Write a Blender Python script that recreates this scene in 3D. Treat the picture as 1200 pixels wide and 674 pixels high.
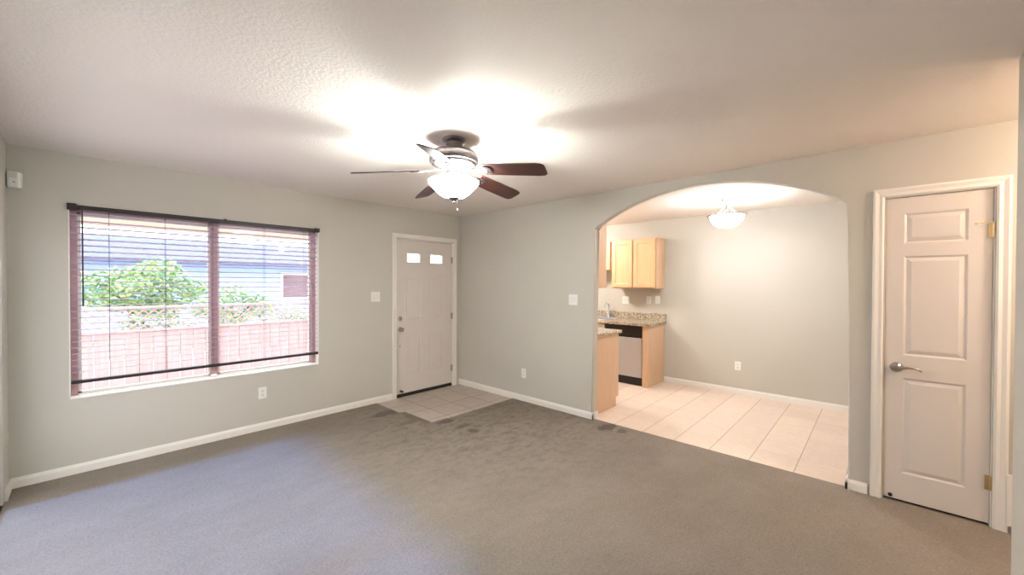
import bpy, bmesh, math, random
from mathutils import Vector, Matrix
random.seed(7)
for o in list(bpy.data.objects): bpy.data.objects.remove(o)
S = bpy.context.scene
COL = S.collection
PI = math.pi
RAD = math.radians

# ------------------------------------------------------------------ camera, world, sun, exposure
cam_d = bpy.data.cameras.new('camera'); cam = bpy.data.objects.new('camera', cam_d); COL.objects.link(cam)
cam_d.sensor_fit = 'HORIZONTAL'; cam_d.sensor_width = 36.0; cam_d.lens = 463.28 * 36 / 1200
cam_d.clip_start = .02
R = Vector((0.67986578, -0.73332909, 0.00331081)); U = Vector((0.00525594, 0.00938726, 0.99994213)); F = Vector((0.73331773, 0.67980903, -0.01023641))
cam.matrix_world = Matrix(((R.x, U.x, -F.x, 0), (R.y, U.y, -F.y, 0), (R.z, U.z, -F.z, 1.469), (0, 0, 0, 1)))
S.camera = cam
S.view_settings.view_transform = 'Standard'; S.view_settings.look = 'None'
S.view_settings.exposure = 1.25; S.view_settings.gamma = 1.0; S.view_settings.use_curve_mapping = False

W = bpy.data.worlds.new('sky'); S.world = W; W.use_nodes = True
bg = W.node_tree.nodes['Background']; bg.inputs[0].default_value = (.90, .93, 1.0, 1); bg.inputs[1].default_value = 2.9

def lamp(name, kind, loc, energy, color, **kw):
    d = bpy.data.lights.new(name, kind); d.energy = energy; d.color = color
    for k, v in kw.items(): setattr(d, k, v)
    o = bpy.data.objects.new(name, d); COL.objects.link(o); o.location = loc
    return o
sun = lamp('sun', 'SUN', (-6, 3, 6), 2.7, (.10, .32, 1.0), angle=RAD(7))
sun.rotation_euler = Vector((1, -.03, -1.08)).to_track_quat('-Z', 'Y').to_euler()

FAN_W, FAN_C = 18.0, (.92, 1.0, .95)
DIN_W, DIN_C = 10.0, (.88, .95, 1.0)
KIT_W, KIT_C = 24.0, (1.0, .95, .90)
HALL_W, HALL_C = 18.0, (1.0, .66, .40)
FAN_GLOW, DIN_GLOW = 48.0, 30.0

# ------------------------------------------------------------------ materials
def mat(name, color, rough=.6, metal=0.0, spec=.5, **kw):
    m = bpy.data.materials.new(name); m.use_nodes = True
    b = m.node_tree.nodes['Principled BSDF']
    b.inputs['Base Color'].default_value = (*color, 1); b.inputs['Roughness'].default_value = rough
    b.inputs['Metallic'].default_value = metal; b.inputs['Specular IOR Level'].default_value = spec
    for k, v in kw.items(): b.inputs[k].default_value = v
    return m
def N(m, t, **props):
    n = m.node_tree.nodes.new(t)
    for k, v in props.items(): setattr(n, k, v)
    return n
def L(m, a, b): m.node_tree.links.new(a, b)
def bsdf(m): return m.node_tree.nodes['Principled BSDF']
def objco(m, scale=(1, 1, 1)):
    g = N(m, 'ShaderNodeNewGeometry'); mp = N(m, 'ShaderNodeMapping'); mp.inputs['Scale'].default_value = scale
    L(m, g.outputs['Position'], mp.inputs['Vector']); return mp.outputs[0]
def noise(m, vec, scale, detail=3, rough=.55):
    n = N(m, 'ShaderNodeTexNoise'); n.inputs['Scale'].default_value = scale; n.inputs['Detail'].default_value = detail
    n.inputs['Roughness'].default_value = rough; L(m, vec, n.inputs['Vector']); return n.outputs['Fac']
def ramp(m, fac, stops, interp='LINEAR'):
    r = N(m, 'ShaderNodeValToRGB'); r.color_ramp.interpolation = interp
    e = r.color_ramp.elements
    while len(e) < len(stops): e.new(.5)
    for el, (p, c) in zip(e, stops): el.position = p; el.color = (*c, 1) if len(c) == 3 else c
    L(m, fac, r.inputs[0]); return r.outputs[0]
def bump(m, h, strength, dist=.01, chain=None):
    b = N(m, 'ShaderNodeBump'); b.inputs['Strength'].default_value = strength; b.inputs['Distance'].default_value = dist
    L(m, h, b.inputs['Height'])
    if chain: L(m, chain, b.inputs['Normal'])
    L(m, b.outputs[0], bsdf(m).inputs['Normal']); return b.outputs[0]
def math_(m, op, a, b=None, c=None):
    n = N(m, 'ShaderNodeMath', operation=op)
    for i, v in enumerate((a, b, c)):
        if v is None: continue
        if isinstance(v, (int, float)): n.inputs[i].default_value = v
        else: L(m, v, n.inputs[i])
    return n.outputs[0]
def mixc(m, fac, a, b, blend='MIX'):
    n = N(m, 'ShaderNodeMix', data_type='RGBA', blend_type=blend)
    for i, v in ((0, fac), (6, a), (7, b)):
        if isinstance(v, (int, float)): n.inputs[i].default_value = v
        elif isinstance(v, tuple): n.inputs[i].default_value = (*v, 1)
        else: L(m, v, n.inputs[i])
    return n.outputs[2]

M = {}
m = M['wall'] = mat('greige_wall_paint', (.52, .485, .42), .85, spec=.25)
v = objco(m); L(m, ramp(m, noise(m, v, 1.3, 2), [(.3, (.53, .50, .438)), (.7, (.55, .518, .456))]), bsdf(m).inputs['Base Color'])
bump(m, noise(m, v, 90, 2), .10, .004)
m = M['ceiling'] = mat('textured_ceiling_paint', (.82, .75, .685), .9, spec=.2)
v = objco(m); bump(m, noise(m, v, 55, 3, .6), .40, .010)
m = M['white'] = mat('white_trim_paint', (.78, .74, .68), .42)
m = M['doorwhite'] = mat('white_door_paint', (.66, .60, .545), .45)
m = M['plastic'] = mat('white_plastic', (.82, .80, .76), .35)
m = M['dark'] = mat('dark_gap', (.012, .010, .009), .7)
m = M['black'] = mat('black_plastic', (.010, .010, .011), .3)
m = M['nickel'] = mat('brushed_nickel', (.40, .37, .34), .32, metal=1)
m = M['pewter'] = mat('dark_brushed_nickel', (.20, .175, .18), .34, metal=1)
m = M['brass'] = mat('brass_hinge', (.62, .49, .28), .35, metal=1)
m = M['bronze'] = mat('flare_tinted_window_frame', (.50, .315, .315), .5)  # brown frame with the pink lens flare put into its base colour
m = M['blind'] = mat('dark_espresso_blind', (.020, .013, .013), .5)
m = M['slat'] = mat('bloom_lightened_slat', (.40, .32, .40), .45)  # dark slats, their colour lightened to stand in for window bloom
m = M['steel'] = mat('stainless_steel', (.58, .60, .64), .48, metal=.85)
v = objco(m, (1, 1, 60)); bump(m, noise(m, v, 8, 2), .05, .002)
m = M['glasswhite'] = mat('lit_frosted_glass', (.9, .9, .88), .4)
bsdf(m).inputs['Emission Color'].default_value = (.95, 1, .97, 1); bsdf(m).inputs['Emission Strength'].default_value = FAN_GLOW
tr = N(m, 'ShaderNodeBsdfTransparent'); mx = N(m, 'ShaderNodeMixShader'); mx.inputs[0].default_value = .5   # frosted glass lets part of the bulbs' light straight through
L(m, bsdf(m).outputs[0], mx.inputs[1]); L(m, tr.outputs[0], mx.inputs[2]); L(m, mx.outputs[0], m.node_tree.nodes['Material Output'].inputs[0])
m = M['glassinner'] = mat('frosted_glass_inside', (.85, .85, .83), .5)
bsdf(m).inputs['Emission Color'].default_value = (.95, 1, .98, 1); bsdf(m).inputs['Emission Strength'].default_value = 1.5
m = M['glassdin'] = mat('lit_alabaster_glass', (.9, .9, .88), .4)
bsdf(m).inputs['Emission Color'].default_value = (.97, .97, 1, 1); bsdf(m).inputs['Emission Strength'].default_value = DIN_GLOW
def glass(name, tint):
    m = bpy.data.materials.new(name); m.use_nodes = True; nt = m.node_tree; nt.nodes.clear()
    out = N(m, 'ShaderNodeOutputMaterial'); t = N(m, 'ShaderNodeBsdfTransparent'); g = N(m, 'ShaderNodeBsdfGlossy')
    t.inputs[0].default_value = (*tint, 1); g.inputs['Roughness'].default_value = .02
    fr = N(m, 'ShaderNodeFresnel'); ge = N(m, 'ShaderNodeNewGeometry'); L(m, math_(m, 'MULTIPLY_ADD', ge.outputs['Backfacing'], 1 / 1.45 - 1.45, 1.45), fr.inputs[0]); mx = N(m, 'ShaderNodeMixShader')
    L(m, fr.outputs[0], mx.inputs[0]); L(m, t.outputs[0], mx.inputs[1]); L(m, g.outputs[0], mx.inputs[2]); L(m, mx.outputs[0], out.inputs[0])
    return m
M['pane'] = glass('window_glass', (.95, .97, .97))
def wood(name, c1, c2, c3, axis, rough=.42, sc=3.0):
    m = mat(name, c2, rough)
    s = [14, 14, 14]; s[axis] = 1.1
    v = objco(m, tuple(s)); f = noise(m, v, sc, 5, .6)
    L(m, ramp(m, f, [(.28, c1), (.5, c2), (.72, c3)]), bsdf(m).inputs['Base Color']); return m
M['maple'] = wood('maple_veneer', (.60, .385, .235), (.655, .43, .27), (.69, .47, .305), 2)
M['mapledoor'] = wood('maple_cabinet_door', (.66, .42, .22), (.70, .455, .245), (.735, .49, .275), 2)
m = M['blade'] = mat('mahogany_fan_blade', (.085, .018, .012), .38, spec=.5)
v = N(m, 'ShaderNodeTexCoord').outputs['Object']; mp = N(m, 'ShaderNodeMapping'); mp.inputs['Scale'].default_value = (2, 40, 40); L(m, v, mp.inputs[0])
L(m, ramp(m, noise(m, mp.outputs[0], 2.5, 5), [(.3, (.020, .005, .004)), (.55, (.038, .009, .006)), (.75, (.062, .016, .010))]), bsdf(m).inputs['Base Color'])
m = M['granite'] = mat('speckled_granite', (.5, .42, .28), .18)
v = objco(m); vo = N(m, 'ShaderNodeTexVoronoi'); vo.inputs['Scale'].default_value = 75; L(m, v, vo.inputs['Vector'])
c1 = ramp(m, noise(m, v, 45, 4, .7), [(.34, (.07, .05, .038)), (.44, (.30, .23, .15)), (.54, (.52, .44, .33)), (.70, (.74, .68, .58))])
c2 = mixc(m, math_(m, 'LESS_THAN', vo.outputs['Distance'], .22), c1, (.16, .115, .07)); L(m, c2, bsdf(m).inputs['Base Color'])
def tile(name, base, vein, grout, size, ox, oy, gw=.006, xg=1.0):
    m = mat(name, base, .35)
    g = N(m, 'ShaderNodeNewGeometry'); sp = N(m, 'ShaderNodeSeparateXYZ'); L(m, g.outputs['Position'], sp.inputs[0])
    ms = []
    for ax, o_ in (('X', ox), ('Y', oy)):
        f = math_(m, 'FRACT', math_(m, 'DIVIDE', math_(m, 'SUBTRACT', sp.outputs[ax], o_ - 10 * size), size))
        d = math_(m, 'MULTIPLY', math_(m, 'MINIMUM', f, math_(m, 'SUBTRACT', 1.0, f)), size)
        ms.append(d)
    d = math_(m, 'MINIMUM', ms[0], ms[1])
    isg = math_(m, 'MAXIMUM', math_(m, 'LESS_THAN', ms[1], gw / 2), math_(m, 'MULTIPLY', math_(m, 'LESS_THAN', ms[0], gw / 2), xg))
    # each tile a slightly different tone, soft veining inside it
    cell = N(m, 'ShaderNodeTexWhiteNoise', noise_dimensions='2D'); cb = N(m, 'ShaderNodeCombineXYZ')
    for i, (ax, o_) in enumerate((('X', ox), ('Y', oy))):
        L(m, math_(m, 'FLOOR', math_(m, 'DIVIDE', math_(m, 'SUBTRACT', sp.outputs[ax], o_ - 10 * size), size)), cb.inputs[i])
    L(m, cb.outputs[0], cell.inputs['Vector'])
    v = objco(m, (1.6, 1, 1)); ve = ramp(m, noise(m, v, 7, 6, .62), [(.42, base), (.49, vein), (.54, base)])
    tone = math_(m, 'MULTIPLY_ADD', cell.outputs['Value'], .10, .95)
    hs = N(m, 'ShaderNodeHueSaturation'); L(m, ve, hs.inputs['Color']); L(m, tone, hs.inputs['Value'])
    L(m, mixc(m, isg, hs.outputs[0], grout), bsdf(m).inputs['Base Color'])
    bump(m, math_(m, 'MINIMUM', d, .004), .6, .3)
    return m
M['tile'] = tile('cream_kitchen_tile', (.74, .60, .49), (.70, .55, .44), (.33, .25, .19), .309, 5.945 - 10 * .309, 2.02, .006, .25)
M['entrytile'] = tile('entry_tile', (.46, .385, .315), (.40, .335, .27), (.17, .13, .10), .335, 2.74, 3.865, .010)
# carpet with worn marks
m = M['carpet'] = mat('beige_carpet', (.40, .33, .26), 1.0, spec=.05)
v = objco(m)
fine = noise(m, v, 75, 4, .75); mid = noise(m, v, 26, 4, .65); big = noise(m, objco(m, (1, 1.6, 1)), 2.2, 3)
base = ramp(m, fine, [(.32, (0.134, 0.1087, 0.0858)), (.5, (0.2373, 0.1991, 0.1608)), (.68, (0.3522, 0.2986, 0.245))])
base = mixc(m, .45, base, ramp(m, mid, [(.3, (0.2067, 0.173, 0.1394)), (.7, (0.2641, 0.222, 0.1807))]))
base = mixc(m, .35, base, ramp(m, big, [(.35, (0.2105, 0.1745, 0.1378)), (.65, (0.2718, 0.2312, 0.1898))]))
sp = N(m, 'ShaderNodeSeparateXYZ'); L(m, v, sp.inputs[0])
wob = math_(m, 'MULTIPLY_ADD', noise(m, v, 12, 5, .75), 1.0, -.5)
tot = None
stains = STAINS = [(3.62, 2.02, .13, .085, .8), (3.63, 1.86, .07, .05, .6), (2.62, 3.12, .10, .05, .75), (2.62, 2.95, .07, .06, .8), (2.33, 3.62, .20, .06, .55), (2.31, 4.05, .22, .09, .7),
          (2.60, 3.36, .12, .06, .8), (2.95, 2.92, .06, .05, .4), (3.0, 2.35, .10, .06, .35), (2.0, 3.2, .05, .05, .35), (2.44, 3.66, .07, .28, .5), (2.40, 2.6, .1, .04, .3), (3.3, 3.3, .3, .05, .3)]
for (sx, sy, rx, ry, a) in stains:
    dx = math_(m, 'DIVIDE', math_(m, 'SUBTRACT', sp.outputs['X'], sx), rx); dy = math_(m, 'DIVIDE', math_(m, 'SUBTRACT', sp.outputs['Y'], sy), ry)
    r2 = math_(m, 'ADD', math_(m, 'SQRT', math_(m, 'ADD', math_(m, 'MULTIPLY', dx, dx), math_(m, 'MULTIPLY', dy, dy))), math_(m, 'MULTIPLY', wob, 2.6))
    mr = N(m, 'ShaderNodeMapRange', interpolation_type='SMOOTHSTEP'); L(m, r2, mr.inputs[0])
    mr.inputs[1].default_value = 1.25; mr.inputs[2].default_value = .55; mr.inputs[3].default_value = 0; mr.inputs[4].default_value = a
    tot = mr.outputs[0] if tot is None else math_(m, 'MAXIMUM', tot, mr.outputs[0])
# loose scuffs
sc = ramp(m, noise(m, objco(m, (1.0, 1.6, 1)), 9.0, 6, .72), [(.46, (0, 0, 0)), (.64, (.55, .55, .55))])
dm = N(m, 'ShaderNodeVectorMath', operation='DISTANCE'); L(m, v, dm.inputs[0]); dm.inputs[1].default_value = (3.0, 3.2, 0)
mr = N(m, 'ShaderNodeMapRange', interpolation_type='SMOOTHSTEP'); L(m, dm.outputs['Value'], mr.inputs[0]); mr.inputs[1].default_value = 2.1; mr.inputs[2].default_value = .5; mr.inputs[3].default_value = .12; mr.inputs[4].default_value = 1.0
sc = math_(m, 'MULTIPLY', sc, mr.outputs[0])
tot = math_(m, 'MAXIMUM', tot, sc)
L(m, mixc(m, tot, base, (.10, .082, .063)), bsdf(m).inputs['Base Color'])
h = math_(m, 'ADD', math_(m, 'MULTIPLY', fine, .6), math_(m, 'MULTIPLY', mid, .5)); bump(m, h, .6, .012)
# outdoors
M['fence'] = wood('pink_brown_fence_wood', (.42, .265, .235), (.47, .305, .275), (.51, .35, .32), 2, .8)
M['darkpane'] = mat('dim_reddish_window_glass', (.16, .09, .10), .15)
M['ground'] = mat('pale_patio_concrete', (.55, .52, .48), .9)
v = objco(M['ground']); L(M['ground'], ramp(M['ground'], noise(M['ground'], v, 4, 4), [(.3, (.70, .66, .62)), (.7, (.78, .74, .70))]), bsdf(M['ground']).inputs['Base Color'])
m = M['leaf'] = mat('yellow_green_leaf', (.30, .42, .10), .6)
oi = N(m, 'ShaderNodeNewGeometry'); L(m, ramp(m, oi.outputs['Random Per Island'], [(0, (.12, .32, .26)), (.5, (.32, .46, .14)), (1, (.62, .66, .28))]), bsdf(m).inputs['Base Color'])
m = M['bark'] = mat('grey_bark', (.18, .13, .10), .9)
M['stucco'] = mat('pale_blue_stucco', (.36, .45, .72), .9)
v = objco(M['stucco']); bump(M['stucco'], noise(M['stucco'], v, 30, 3), .3, .01)
M['roof'] = mat('grey_brown_shingle', (.30, .24, .23), .9)
v = objco(M['roof'], (1, 1, 6)); L(M['roof'], ramp(M['roof'], noise(M['roof'], v, 8, 3), [(.3, (.085, .085, .13)), (.7, (.13, .13, .19))]), bsdf(M['roof']).inputs['Base Color'])
M['beam'] = wood('peach_painted_beam', (.50, .31, .22), (.55, .35, .25), (.60, .39, .28), 0, .7)

# ------------------------------------------------------------------ builders
def tag(o, label=None, cat=None, group=None, kind=None):
    if label: o['label'] = label
    if cat: o['category'] = cat
    if group: o['group'] = group
    if kind: o['kind'] = kind
    return o
def empty(name, loc=(0, 0, 0), rz=0):
    o = bpy.data.objects.new(name, None); COL.objects.link(o); o.empty_display_size = .1
    o.location = loc; o.rotation_euler = (0, 0, rz); o['_mw'] = 0
    del o['_mw']; return o
def obj(name, bm, m, parent=None, smooth=False, angle=40, local=False):
    """link bm as one mesh; coordinates are world unless local (then they are the parent's)"""
    bmesh.ops.recalc_face_normals(bm, faces=bm.faces[:])
    me = bpy.data.meshes.new(name); bm.to_mesh(me); bm.free()
    o = bpy.data.objects.new(name, me); COL.objects.link(o)
    me.materials.append(m)
    if smooth:
        me.polygons.foreach_set('use_smooth', [True] * len(me.polygons))
        try: me.set_sharp_from_angle(angle=RAD(angle))
        except Exception: pass
    if parent is not None:
        o.parent = parent
        if not local:
            p = Matrix.Identity(4); q = parent
            while q is not None:
                p = (Matrix.Translation(q.location) @ q.rotation_euler.to_matrix().to_4x4() if q.parent is None else q.matrix_parent_inverse @ q.matrix_basis) @ p
                q = q.parent
            o.matrix_parent_inverse = p.inverted()
    return o
def struct(name, bm, m, label, cat, smooth=False, parent=None):
    o = obj(name, bm, m, parent, smooth)
    return tag(o, label, cat, kind='structure')
def box(bm, x0, x1, y0, y1, z0, z1, bev=0, seg=2, mtx=None):
    vs = bmesh.ops.create_cube(bm, size=1)['verts']
    for v in vs: v.co = Vector(((x0 + x1) / 2 + v.co.x * (x1 - x0), (y0 + y1) / 2 + v.co.y * (y1 - y0), (z0 + z1) / 2 + v.co.z * (z1 - z0)))
    if bev:
        es = list({e for v in vs for e in v.link_edges})
        r = bmesh.ops.bevel(bm, geom=es, offset=bev, segments=seg, profile=.5, affect='EDGES'); vs = list({v for f in r['faces'] for v in f.verts} | {v for v in vs if v.is_valid})
    if mtx is not None:
        for v in vs: v.co = mtx @ v.co
    return vs
def B(*a, **k):
    bm = bmesh.new(); box(bm, *a, **k); return bm
def lathe(bm, prof, c=(0, 0, 0), n=48, mtx=None):
    """prof: list of (r, z); surface of revolution about z through c"""
    rings = []
    for r, z in prof:
        if r < 1e-5: rings.append([bm.verts.new((c[0], c[1], c[2] + z))])
        else: rings.append([bm.verts.new((c[0] + r * math.cos(2 * PI * i / n), c[1] + r * math.sin(2 * PI * i / n), c[2] + z)) for i in range(n)])
    for a, b in zip(rings, rings[1:]):
        for i in range(n):
            j = (i + 1) % n
            if len(a) == 1 and len(b) == 1: continue
            if len(a) == 1: bm.faces.new((a[0], b[i], b[j]))
            elif len(b) == 1: bm.faces.new((a[i], b[0], a[j]))
            else: bm.faces.new((a[i], b[i], b[j], a[j]))
    if mtx is not None:
        for rg in rings:
            for v in rg: v.co = mtx @ v.co
def tube(bm, pts, r, n=10, taper=None):
    pts = [Vector(p) for p in pts]; rings = []
    prev = None
    for i, p in enumerate(pts):
        t = (pts[min(i + 1, len(pts) - 1)] - pts[max(i - 1, 0)]).normalized()
        a = prev if prev is not None else (Vector((0, 0, 1)) if abs(t.z) < .9 else Vector((1, 0, 0)))
        s = t.cross(a).normalized(); u = s.cross(t).normalized(); prev = u
        rr = r if taper is None else r * taper[i]
        rings.append([bm.verts.new(p + (s * math.cos(2 * PI * k / n) + u * math.sin(2 * PI * k / n)) * rr) for k in range(n)])
    for a, b in zip(rings, rings[1:]):
        for k in range(n): bm.faces.new((a[k], a[(k + 1) % n], b[(k + 1) % n], b[k]))
    bm.faces.new(rings[0][::-1]); bm.faces.new(rings[-1])
def prism(bm, pts2, plane, d0, d1):
    """extrude a closed 2-D outline; plane 'x': pts are (y,z) and depth is x, 'y': (x,z), 'z': (x,y)"""
    def P(p, d): return {'x': (d, p[0], p[1]), 'y': (p[0], d, p[1]), 'z': (p[0], p[1], d)}[plane]
    a = [bm.verts.new(P(p, d0)) for p in pts2]; b = [bm.verts.new(P(p, d1)) for p in pts2]
    bm.faces.new(a); bm.faces.new(b[::-1]); n = len(a)
    for i in range(n): bm.faces.new((a[i], a[(i + 1) % n], b[(i + 1) % n], b[i]))
    return a, b
def panel_slab(bm, w, h, t, panels, holes=(), steps=((.012, -.007), (.034, -.002)), bev=.002):
    """door slab in local coordinates: x 0..w, z 0..h, front face at y=0 (facing -y), back at y=t; panels/holes are (x0,x1,z0,z1)"""
    xs = sorted({0, w} | {round(p[i], 4) for p in list(panels) + list(holes) for i in (0, 1)})
    zs = sorted({0, h} | {round(p[i], 4) for p in list(panels) + list(holes) for i in (2, 3)})
    V = {}
    def vert(x, y, z):
        k = (round(x, 5), round(y, 5), round(z, 5))
        if k not in V: V[k] = bm.verts.new(k)
        return V[k]
    def inside(cx, cz, q): return q[0] < cx < q[1] and q[2] < cz < q[3]
    for i in range(len(xs) - 1):
        for j in range(len(zs) - 1):
            cx, cz = (xs[i] + xs[i + 1]) / 2, (zs[j] + zs[j + 1]) / 2
            hole = any(inside(cx, cz, q) for q in holes)
            if not hole: bm.faces.new([vert(xs[a], t, zs[b]) for a, b in ((i, j), (i, j + 1), (i + 1, j + 1), (i + 1, j))])
            if hole or any(inside(cx, cz, q) for q in panels): continue
            bm.faces.new([vert(xs[a], 0, zs[b]) for a, b in ((i, j), (i + 1, j), (i + 1, j + 1), (i, j + 1))])
    def loop(q, ins, dy): return [vert(q[0] + ins, -dy, q[2] + ins), vert(q[1] - ins, -dy, q[2] + ins), vert(q[1] - ins, -dy, q[3] - ins), vert(q[0] + ins, -dy, q[3] - ins)]
    # the outline of each panel may touch extra grid vertices: walk them so that no crack opens
    def outer(q, y):
        X = [x for x in xs if q[0] - 1e-4 <= x <= q[1] + 1e-4]; Z = [z for z in zs if q[2] - 1e-4 <= z <= q[3] + 1e-4]
        return X, Z
    for q in panels:
        prev = loop(q, 0, 0)
        for ins, dy in steps:
            cur = loop(q, ins, dy)
            for k in range(4): bm.faces.new((prev[k], prev[(k + 1) % 4], cur[(k + 1) % 4], cur[k]))
            prev = cur
        bm.faces.new(prev)
    for q in holes:
        a = loop(q, 0, 0); b = loop(q, 0, -t)
        for k in range(4): bm.faces.new((a[k], b[k], b[(k + 1) % 4], a[(k + 1) % 4]))
    for i in range(len(xs) - 1):
        for z in (0, h): bm.faces.new((vert(xs[i], 0, z), vert(xs[i + 1], 0, z), vert(xs[i + 1], t, z), vert(xs[i], t, z)))
    for j in range(len(zs) - 1):
        for x in (0, w): bm.faces.new((vert(x, 0, zs[j]), vert(x, 0, zs[j + 1]), vert(x, t, zs[j + 1]), vert(x, t, zs[j])))
def place(bm, mtx):
    for v in bm.verts: v.co = mtx @ v.co
    return bm
def frame_m(loc, rz): return Matrix.Translation(loc) @ Matrix.Rotation(rz, 4, 'Z')
def copy_tree(o, parent=None):
    c = o.copy(); COL.objects.link(c)
    if parent is not None: c.parent = parent; c.matrix_parent_inverse = o.matrix_parent_inverse.copy()
    for ch in [x for x in bpy.data.objects if x.parent is o]: copy_tree(ch, c)
    return c

# ------------------------------------------------------------------ the room shell
CH = 2.44
XW, XE, YN, YS = -.375, 3.724, 4.50, -.43          # living room faces
XB = 3.815                                          # kitchen side of the arch wall
XD = 5.95                                           # far dining wall
HX = 2.717                                          # end of the wall behind the camera (hall opening)
HS = -2.6                                           # end of the hall
KN = 4.50
DS = .06
# carpet, cut around the entry tile
TX0, TY0 = 2.46, 3.42
bm = bmesh.new(); prism(bm, [(XW - .02, YS - .02), (HX, YS - .02), (HX, HS), (XE + .03, HS), (XE + .03, TY0 - .0), (TX0 + .22, TY0), (TX0 + .2, TY0 + .02), (TX0 + .02, TY0 + .03), (TX0 + .01, TY0 + .52), (TX0 - .05, TY0 + .56), (TX0 - .05, YN + .02), (XW - .02, YN + .02)], 'z', -.06, 0)
struct('floor', bm, M['carpet'], 'worn beige carpet covering the living room floor', 'carpet')
struct('floor_entry', B(TX0 - .1, XE + .02, TY0 - .02, YN + .06, -.08, -.006), M['entrytile'], 'small square of tan tiles in front of the front door', 'tile floor')
struct('floor_kitchen', B(XE + .03, XD + .05, DS - .1, KN + .1, -.08, -.004), M['tile'], 'cream square tile floor beyond the archway', 'tile floor')
struct('ceiling', B(XW - .2, XD + .2, HS - .2, KN + .2, CH, CH + .12), M['ceiling'], 'off-white textured ceiling over the whole room', 'ceiling')
# north wall with window opening (X -.088..1.738, Z .575..2.062) and front door opening
WX0, WX1, WZ0, WZ1 = -.088, 1.738, .575, 2.062
DX0, DX1, DZ1 = 2.682, 3.605, 2.05
NT = .15
bm = bmesh.new()
pieces = [(XW - .2, WX0, -.08, CH), (WX0, WX1, -.08, WZ0), (WX0, WX1, WZ1, CH), (WX1, DX0, -.08, CH), (DX0, DX1, DZ1, CH), (DX1, XE + .06, -.08, CH)]
for a, b, c, d in pieces: box(bm, a, b, YN, YN + NT, c, d)
bmesh.ops.remove_doubles(bm, verts=bm.verts, dist=1e-5)
struct('wall_north', bm, M['wall'], 'greige wall holding the blinded window and the white front door', 'wall')
# east wall: one comb-shaped outline with arch and closet opening
AY0, AY1, ASP, AR = .150, 2.256, 2.060, .305
hw = (AY1 - AY0) / 2; rad = (hw * hw + AR * AR) / (2 * AR); cy, cz = (AY0 + AY1) / 2, ASP + AR - rad
arc = []
a0 = math.asin(hw / rad)
for i in range(41):
    t = a0 - 2 * a0 * i / 40
    arc.append((cy + rad * math.sin(t), cz + rad * math.cos(t)))
CY0, CY1, CZ1 = -.512, -.030, 2.062                # closet opening
outline = [(YN + .1, -.08), (AY1, -.08)] + arc + [(AY0, -.08), (CY1, -.08), (CY1, CZ1), (CY0, CZ1), (CY0, -.08), (HS - .1, -.08), (HS - .1, CH), (YN + .1, CH)]
bm = bmesh.new(); a, b = prism(bm, outline, 'x', XE, XB)
sel = []
bm.edges.ensure_lookup_table()
for ring in (a, b):
    for i in range(1, 1 + len(arc) + 1):
        e = bm.edges.get((ring[i], ring[i + 1]))
        if e: sel.append(e)
bmesh.ops.bevel(bm, geom=sel, offset=.018, segments=4, profile=.5, affect='EDGES', clamp_overlap=True)
struct('wall_east', bm, M['wall'], 'greige wall pierced by the wide arched opening', 'wall', smooth=True)
# west wall with the sliding glass door opening
GY0, GY1, GZ1 = 1.40, 4.20, 2.05
bm = bmesh.new()
for a_, b_, c_, d_ in ((YS - .2, GY0, -.08, CH), (GY0, GY1, GZ1, CH), (GY1, YN + NT, -.08, CH), (GY0, GY1, -.08, 0)): box(bm, XW - .13, XW, a_, b_, c_, d_)
struct('wall_west', bm, M['wall'], 'greige wall at the left edge, beside the window wall', 'wall')
struct('wall_south', B(XW - .13, HX, YS - .12, YS, -.08, CH, bev=.012), M['wall'], 'pale wall end at the right edge, nearest the viewer', 'wall')
struct('wall_hall', B(HX - .4, XE, HS - .12, HS, -.08, CH), M['wall'], 'end wall of the side hall', 'wall')
struct('wall_hall_side', B(HX - .12, HX, HS, YS - .12, -.08, CH), M['wall'], 'side wall of the side hall', 'wall')
struct('wall_dining', B(XD, XD + .12, DS - .2, KN + .2, -.08, CH), M['wall'], 'greige far wall of the dining area beyond the archway', 'wall')
struct('wall_dining_side', B(XB, XD, DS - .12, DS, -.08, CH), M['wall'], 'right hand side wall of the dining area', 'wall')
struct('wall_kitchen', B(XB, XD, KN, KN + .12, -.08, CH), M['wall'], 'end wall of the galley kitchen', 'wall')

# baseboards
BH, BT = .072, .014
def base_prof(bm, p0, p1, nrm):
    """moulded board from p0 to p1 (x,y), standing out along nrm"""
    d = (Vector(p1) - Vector(p0)); L_ = d.length; d.normalize(); n = Vector(nrm)
    prof = [(0, -.02), (BT, -.02), (BT, BH - .022), (BT * .7, BH - .010), (BT * .45, BH), (0, BH)]
    r = []
    for t in (0, L_):
        r.append([bm.verts.new((p0[0] + d.x * t + n.x * o_, p0[1] + d.y * t + n.y * o_, z)) for o_, z in prof])
    k = len(prof)
    for i in range(k): bm.faces.new((r[0][i], r[0][(i + 1) % k], r[1][(i + 1) % k], r[1][i]))
    bm.faces.new(r[0]); bm.faces.new(r[1][::-1])
def baseboard(name, runs, label):
    bm = bmesh.new()
    for r in runs: base_prof(bm, *r)
    struct(name, bm, M['white'], label, 'baseboard')
baseboard('baseboard_north', [((XW, YN), (2.626, YN), (0, -1))], 'white baseboard under the window')
baseboard('baseboard_east', [((XE, YN - .0), (XE, AY1 - BT), (-1, 0)), ((XE - BT, AY1), (XB, AY1), (0, -1)), ((XE, AY0 + BT), (XE, CY1 + .074), (-1, 0)), ((XE - BT, AY0), (XB, AY0), (0, 1)), ((XE, CY0 - .40), (XE, HS), (-1, 0))], 'white baseboard running between the front door, archway and closet')
baseboard('baseboard_west', [((XW, YN), (XW, GY1 + .06), (1, 0)), ((XW, GY0 - .06), (XW, YS), (1, 0))], 'short white baseboard at the left edge')
baseboard('baseboard_dining', [((XD, 2.37), (XD, DS), (-1, 0)), ((XB, DS), (XD, DS), (0, 1))], 'white baseboard along the far dining wall')
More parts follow.
